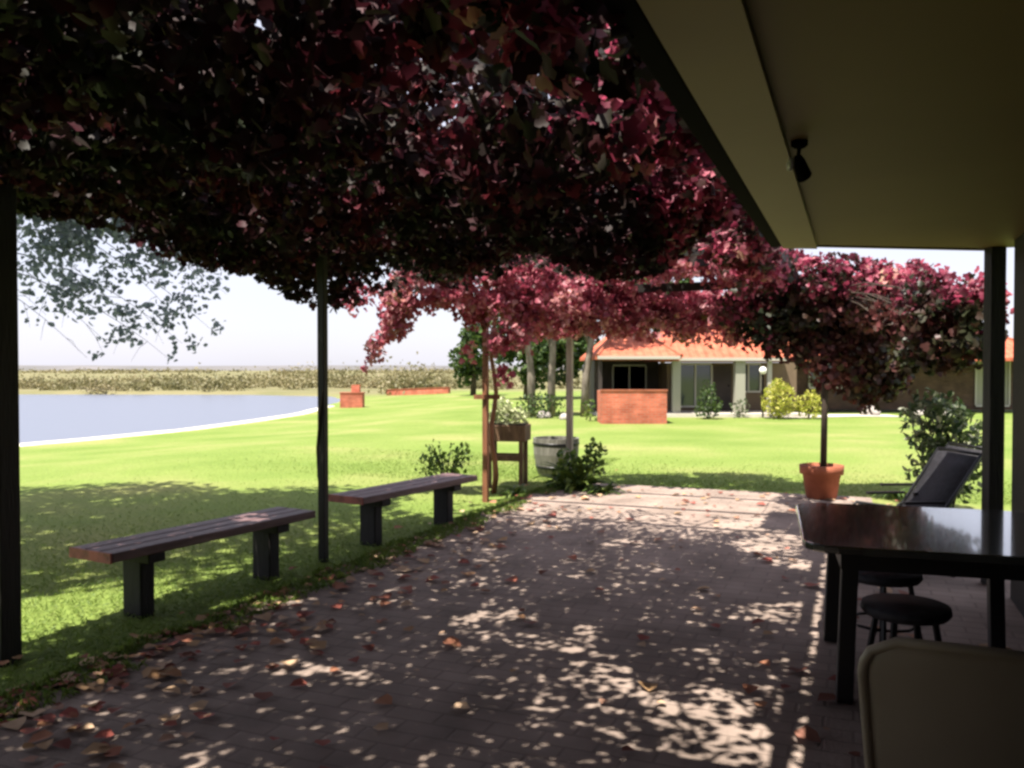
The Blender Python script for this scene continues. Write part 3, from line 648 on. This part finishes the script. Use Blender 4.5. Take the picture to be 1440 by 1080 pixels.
# grass blades close to the camera, and tufts creeping over the patio edge
P_ = []; S_ = []
def clear(x, y): 
    u = x*UX.x+y*UX.y; v = x*VX.x+y*VX.y; return u, v
for _ in range(60000):
    u = random.uniform(1.5, 13.5); v = -3.48-abs(random.gauss(0, 1))*2.3
    if u > 8 and random.random() < .35: v = random.uniform(-3.5, 3); u = 10.45+abs(random.gauss(0, 1.2))
    q = H(u, v)
    if random.random() < sstep(5.5, 9.5, q.y)*.85 and u < 10: continue
    P_.append((q.x, q.y, .014+random.random()*.014)); S_.append(.036)
for _ in range(9000):
    k = random.random()**2; u = random.uniform(0, 10.2); v = -3.5+.12*fnoise(u, 0, 3)+k*.28*(1 if fnoise(u, 3, 1.2) > -.1 else .3)
    q = H(u, v); P_.append((q.x, q.y, .045)); S_.append(.06)
o = leaf_mesh('grass', P_, S_, M['grass'], up=-.15, aspect=.12, fold=.1); tag(o, kind='stuff')
# fallen leaves on the patio
P_ = []
for _ in range(950):
    u = random.uniform(.5, 10.3); v = random.uniform(-3.9, .8)
    if random.random() < .6: v = -3.5+abs(random.gauss(0, .45)); u = .5+abs(random.gauss(0, 3.5))
    q = H(u, v); P_.append((q.x, q.y, .045))
o = leaf_mesh('fallen_leaves', P_, RNG.uniform(.045,.10,len(P_)), M['fallen'], up=.86, aspect=.8); tag(o, kind='stuff')

# ---------------------------------------------------------------- trees
def tree(name, label, loc, trunk, limbs, blobs, dens, size, lm, bm, r0, group=None, clump=.5, freq=1.3, up=0., aspect=.6, droop=.3, twigs=(), sprays=()):
    t = thing(name, label, 'tree', loc, 0, group); mb = MB()
    mb.tube([Vector(p) for p in trunk], [r0*(1-.6*i/(len(trunk)-1)) for i in range(len(trunk))], 10)
    for a, b in limbs:
        a, b = Vector(a), Vector(b); m_ = (a+b)/2+Vector((random.uniform(-.1,.1), random.uniform(-.1,.1), .12*(b-a).length))
        k_ = .42 if (b-a).length > .9 or r0 < .16 else .2; mb.tube([a, m_, b], [r0*.42, r0*.25, r0*.06], 7)
    mb.build('trunk', bm, t, True)
    if twigs:
        tw = MB()
        for e in twigs:
            e = Vector(e); s0 = Vector((e.x-1.1-random.random()*.5, e.y+random.uniform(-.5,.5), e.z+.75+random.random()*.3)); pts = []
            for k in range(9):
                q = k/8; p = s0.lerp(e, q); p.z = s0.z+(e.z-.02-s0.z)*q**1.5; pts.append(p+Vector((.05*math.sin(q*5+e.x*9), .05*math.cos(q*4), 0))*q)
            tw.tube(pts, [.006-.0006*k for k in range(9)], 5)
            for k in (4, 5, 6, 7):
                a = pts[k]; b = a+Vector((random.uniform(-.3,.3), random.uniform(-.3,.3), random.uniform(-.3,.05))); tw.tube([a, (a+b)/2+Vector((0,0,.03)), b], [.003,.002,.001], 4)
        tw.build('twigs', bm, t)
        leaf_mesh('sprays', blob_pts(sprays, 2600, .62, 4.5, seed=5), .06, lm, t, up=up, aspect=.55, droop=droop)
    pp = blob_pts(blobs, dens, clump, freq, seed=random.random()*90); leaf_mesh('crown', pp, size, lm, t, up=up, aspect=aspect, droop=droop); return t
# the tree left of the near post: its trunk is out of frame, its sprays hang into view
hang = []
for px, py, Y, r in ((190,455,7.6,.22),(250,440,7.8,.2),(120,420,7.4,.25),(70,380,7.2,.28),(150,360,7.6,.3),(230,370,7.8,.25),(290,400,7.8,.18),(100,310,7.3,.35),(200,310,7.7,.35),(265,480,7.9,.12),(160,480,7.6,.10),(60,440,7.2,.12),(235,500,7.8,.09),(300,460,8.0,.10),(310,350,8,.25),(130,500,7.6,.07),(250,300,7.6,.3),(80,270,7.0,.3),(320,320,7.9,.2),(160,270,7.3,.3),(60,300,7.2,.3)):
    c = AT(px, py, Y)-Vector((-6.4, 7.6, 0)); hang.append((tuple(c), (r*1.35, r*1.3, r*.95), 1.0))
crown = [((2.3,-1.2,4.9),(1.8,2.3,.9),1.5), ((1.2,-2.6,4.8),(1.4,1.2,.8),1.5), ((2.6,.4,4.7),(1.3,1.3,.7),1.4), ((0,0,4.6),(2.2,2.0,1.1),.9), ((1.9,.1,3.8),(1.5,1.2,.7),.9), ((.7,-.8,3.4),(1.4,1.,.7),.8), ((-1.6,.5,4.2),(1.6,1.6,1.),.7), ((2.8,.6,3.2),(.9,1.0,.45),.7), ((.6,1.2,3.6),(1.4,1.2,.7),.8)]
tree('gum_tree', 'grey green tree with sky haze in its leaf colour at the left whose fine sprays hang against the sky', (-6.4, 7.6, 0), [(0,0,-.1),(.1,0,1.2),(.25,.05,2.4),(.3,.1,4.2)],
     [((.2,0,2.2), c[0]) for c in crown], [(a, b, k*1.2) for a, b, k in crown], 260, .15, M['gum'], M['darkbark'], .15, clump=.62, freq=4.0, aspect=.55, twigs=[h_[0] for h_ in hang], sprays=hang)
for px, lb, dx in ((748, 'pale trunked tree leftmost of the trees beside the far house', -.3), (822, 'pale leaning trunked tree nearest the brick screen by the far house', .5), (775, 'thin pale trunked tree in the middle of the clump beside the far house', .15)):
    p = G(px, 586); zz = p.z
    tree('gum_tree', lb, p, [(0,0,-.1),(.1*dx,0,1.5),(dx*.6,.1,3.0),(dx,.1,4.8)], [((dx*.5,.1,2.2),(dx-.9,.2,4.)),((dx*.6,.1,2.8),(dx+1.,0,4.4))],
         [((dx,.1,4.9),(1.5,1.4,1.3),.8), ((dx-1,.2,3.9),(1.0,1.,.7),.8), ((dx+1.,0,4.4),(.9,.9,.8),.8)], 120, .24, M['treeleaf'], M['bark'], .17, 'pale trunked trees beside the far house')
def bigtree(px, py, h, w_, label, name='bushy_tree', low=.12):
    p = G(px, py); bl = []
    for k in range(9):
        t = k/8; a = random.uniform(0, 6.28); rr = w_*(.35+.5*math.sin(math.pi*min(1, t+.15)))
        bl.append(((math.cos(a)*w_*.35, math.sin(a)*w_*.3, h*(low+.15+.7*t)), (rr, rr, h*.17), .8))
    tree(name, label, p, [(0,0,-.2),(.1,0,h*.4),(0,0,h*.9)], [((0,0,h*.35), bl[2][0]), ((0,0,h*.5), bl[5][0])], bl, 55 if w_ > 1.5 else 80, .34, M['treeleaf'], M['darkbark'], .2)
bigtree(665, 556, 4.9, 1.35, 'rounded dark green tree on the lawn beyond the reddish post')
bigtree(740, 562, 5.5, 1.8, 'tall dark tree behind the pale trunks beside the far house')
bigtree(800, 560, 6.5, 2.2, 'broad dark tree at the left end of the far house')
for px, lb in ((930, 'tall green tree rising behind the orange roof'), (1080, 'tall green tree rising behind the right end of the orange roof')):
    bigtree(px, 553, 7.5, 2.6, lb, low=.3)
for px, py, w_, h, lb, m_ in ((760,588,.9,1.0,'dull green low bush under the pale trunks','treeleaf'), (830,592,.42,.8,'small rough bush at the left of the brick screen','bush')):
    p = G(px, py); plant('low_bush', lb, 'shrub', p, [((0,0,h*.4),(w_,w_*.6,h*.5),1)], 420, .12, M[m_])

# ---------------------------------------------------------------- far house
gz = zt(6, 31)
fh = thing('brick_house', 'low house with orange tiled hip roof across the lawn', 'house', (0, 0, 0))
def hip(name, x0, x1, y0, y1, z0, rise, run=None, parent=fh, mt='tile'):
    d = (y1-y0)/2; run = run or d; mb = MB()
    r0, r1 = (x0+run, (y0+y1)/2, z0+rise), (x1-run, (y0+y1)/2, z0+rise)
    vs = [(x0,y0,z0),(x1,y0,z0),(x1,y1,z0),(x0,y1,z0), r0, r1]; vs += [(a,b,c-.12) for a, b, c in vs[:4]]
    mb.add(vs, [(0,1,5,4),(2,3,4,5),(1,2,5),(3,0,4),(6,7,1,0),(7,8,2,1),(8,9,3,2),(9,6,0,3),(9,8,7,6)]); o = mb.build(name, M[mt], parent)
    rc = MB()
    for a, b in ((vs[0],r0),(vs[1],r1),(r0,r1)): rc.tube([a, b], .07, 6)
    rc.build('ridge_cap', M['terracotta'], o); return o
EZ = 1.86
mr = hip('roof', 5.2, 10.0, 29.6, 38.6, EZ-.03, 2.3, 2.2); hip('roof', 2.9, 5.75, 28.95, 36.5, EZ+.02, 1.35, 1.35)
hip('roof', 9.2, 21, 31.6, 40, EZ-.02, 1.9)
mb = MB(); mb.bar((2.9,28.93,EZ-.04), (5.7,28.93,EZ-.04), .05, .11); mb.bar((5.8,29.56,EZ-.09), (10,29.56,EZ-.09), .05, .11); mb.build('gutter', M['white'], fh)
F0 = gz+.12
mb = MB(); mb.box((4.4, 33.6, (F0+EZ)/2-.06), (2.7, .2, EZ-F0-.12)); mb.box((3.05, 32.2, (F0+EZ)/2-.06), (.15, 2.7, EZ-F0-.12)); mb.build('wall', M['darkroom'], fh)
mb = MB(); mb.box((8.2, 31.6, (F0+EZ)/2-.1), (4.6, .25, EZ-F0-.2)); mb.box((5.82, 32.6, (F0+EZ)/2-.1), (.15, 2, EZ-F0-.22)); mb.build('wall', M['tanwall'], fh)
mb = MB(); mb.box((15.6, 33.2, (F0+EZ)/2), (9.8, .25, EZ-F0+.1)); mb.build('wall', M['brownbrick'], fh)
mb = MB(); mb.box((6.6, 31.4, gz+.02), (7.2, 4.2, .2)); mb.build('floor_slab', M['pathm'], fh)
def post_at(x, y, w_=.18, m_='white'):
    mb = MB(); mb.box((x, y, (F0+EZ)/2-.06), (w_, w_, EZ-F0-.14)); mb.build('column', M[m_], fh)
post_at(5.72, 29.75, .28, 'curtain'); post_at(7.95, 29.85, .34, 'curtain'); post_at(9.0, 29.85, .15, 'white'); post_at(3.02, 29.2, .12, 'darkroom')
def win(x, y, w_, z0, z1, pane='glass'):
    mb = MB(); mb.bar((x-w_/2,y,z1),(x+w_/2,y,z1),.06,.07); mb.bar((x-w_/2,y,z0),(x+w_/2,y,z0),.06,.07)
    for s in (-1, 0, 1): mb.bar((x+s*w_/2,y,z0+.036),(x+s*w_/2,y,z1-.036),.06,.06)
    o = mb.build('window', M['white'], fh); mb = MB(); mb.box((x, y+.05, (z0+z1)/2), (w_-.02, .02, z1-z0-.02)); mb.build('pane', M[pane], o)
win(4.6, 33.46, 1.3, F0+.5, EZ-.3); win(6.75, 31.42, 1.2, F0+.15, EZ-.25); win(8.7, 31.42, .9, F0+.7, EZ-.25)
win(12.2, 33.02, 1.4, F0+.8, EZ-.15); win(18.6, 33.02, 1.3, F0+.1, EZ-.05, 'curtain')
mb = MB(); mb.box((7.7, 31.44, (F0+EZ)/2-.15), (.75, .06, EZ-F0-.35)); dr = mb.build('door', M['darkroom'], fh); mb = MB(); mb.lathe([(.03,0),(.03,.05)], (7.98, 31.39, F0+.9)); mb.build('handle', M['gutter'], dr)
# brick screen on the lawn
a = G(845, 596); b = G(940, 597); cx = (a.x+b.x)/2
bs = thing('brick_screen', 'square orange red brick enclosure on the lawn in front of the far house', 'brick wall', (cx, a.y+.6, 0))
w_ = b.x-a.x; mb = MB(); mb.box((0,-.6,a.z+.45), (w_,.12,1.12)); mb.box((-w_/2+.06,0,a.z+.45), (.12,1.08,1.12)); mb.box((w_/2-.06,0,a.z+.45), (.12,1.08,1.12)); mb.build('wall', M['brick'], bs)
mb = MB(); mb.box((0,-.6,a.z+1.035), (w_+.05,.17,.05)); mb.build('coping', M['terracotta'], bs)
# globe lamp
p = AT(1073, 521, 29.3)
gl = thing('globe_lamp', 'white globe lamp on a thin pole in front of the far house', 'lamp', (p.x, p.y, 0))
mb = MB(); mb.lathe([(.13*math.sin(math.pi*k/10)+.001, p.z-.13*math.cos(math.pi*k/10)) for k in range(11)], n=16); mb.build('globe', M['globe'], gl, True)
mb = MB(); mb.tube([(0,0,zt(p.x,p.y)-.05),(0,0,p.z-.12)], .03, 8); mb.build('pole', M['gutter'], gl)
# garden shrubs in front of the far house
p = AT(996, 580, 28.4); p.z = zt(p.x, p.y); plant('conical_shrub', 'dark green pointed shrub in front of the far house', 'shrub', p, [((0,0,.4),(.48,.45,.48),1), ((0,0,.95),(.28,.25,.38),1)], 1000, .11, M['treeleaf'])
for px, py, s, lb in ((1096,580,1.,'larger yellow green round shrub by the globe lamp'), (1138,584,.7,'smaller yellow green round shrub nearer the potted vine')):
    p = AT(px, py, 28.6); p.z = zt(p.x, p.y); plant('yellow_shrub', lb, 'shrub', p, [((0,0,.6*s),(.7*s,.6*s,.62*s),1), ((.15*s,0,1.05*s),(.42*s,.36*s,.36*s),1)], 800, .11, M['yellow'], group='yellow shrubs before the far house')
p = AT(1040, 580, 29.); p.z = zt(p.x, p.y); plant('grey_shrub', 'soft grey green shrub between the dark pointed shrub and the yellow green ones', 'shrub', p, [((0,0,.35),(.4,.3,.4),1)], 600, .10, M['varieg'])
# bed stones
rocks = [(1225,572,.34,'large pale rounded stone at the foot of the brown brick wing'), (1292,570,.22,'pinkish stone to the right of the large pale stone'), (1322,570,.25,'pale stone nearest the right end of the bed'), (765,588,.25,'grey stone under the pale trunks'), (795,590,.2,'small grey stone right of the grey stone under the trunks')]
for px, py, r, lb in rocks:
    p = AT(px, py, 30.6) if px > 1000 else G(px, py); p.z = zt(p.x, p.y); mb = MB(); prof = []
    mb.lathe([(max(.01, r*math.sin(math.pi*k/8)), -r*.75*math.cos(math.pi*k/8)) for k in range(9)], n=12)
    mb.v = [tuple(Vector(v)*(1+.25*noise.noise(Vector(v)*4+Vector((px,0,0))))) for v in mb.v]
    o = mb.build('stone', M['stone'], None, True); o.location = (p.x, p.y, p.z+r*.3); tag(o, lb, 'stone', 'stones in the garden beds')
# red brick barbecue at the lake corner, low brick wall beyond
p = G(497, 573)
bq = thing('brick_barbecue', 'small red brick barbecue with a short chimney on the lawn near the water', 'barbecue', p)
mb = MB(); mb.box((-.05,0,.36), (1.15,.7,.8)); mb.build('hearth', M['brick'], bq)
mb = MB(); mb.box((.12,.1,.95), (.42,.38,.45)); mb.build('chimney', M['brick'], bq)
mb = MB(); mb.box((-.05,-.0,.775), (1.22,.76,.04)); mb.build('slab', M['terracotta'], bq)
a, b = G(545, 556), G(632, 553)
lw = thing('low_brick_wall', 'long low orange brick wall beyond the lawn to the right of the barbecue', 'wall', (0,0,0))
mb = MB(); mb.bar((a.x,a.y,a.z+.15), (b.x,b.y,b.z+.15), .25, .5); mb.build('wall', M['brick'], lw)
mb = MB(); mb.bar((a.x,a.y,a.z+.42), (b.x,b.y,b.z+.42), .32, .05); mb.build('coping', M['terracotta'], lw)
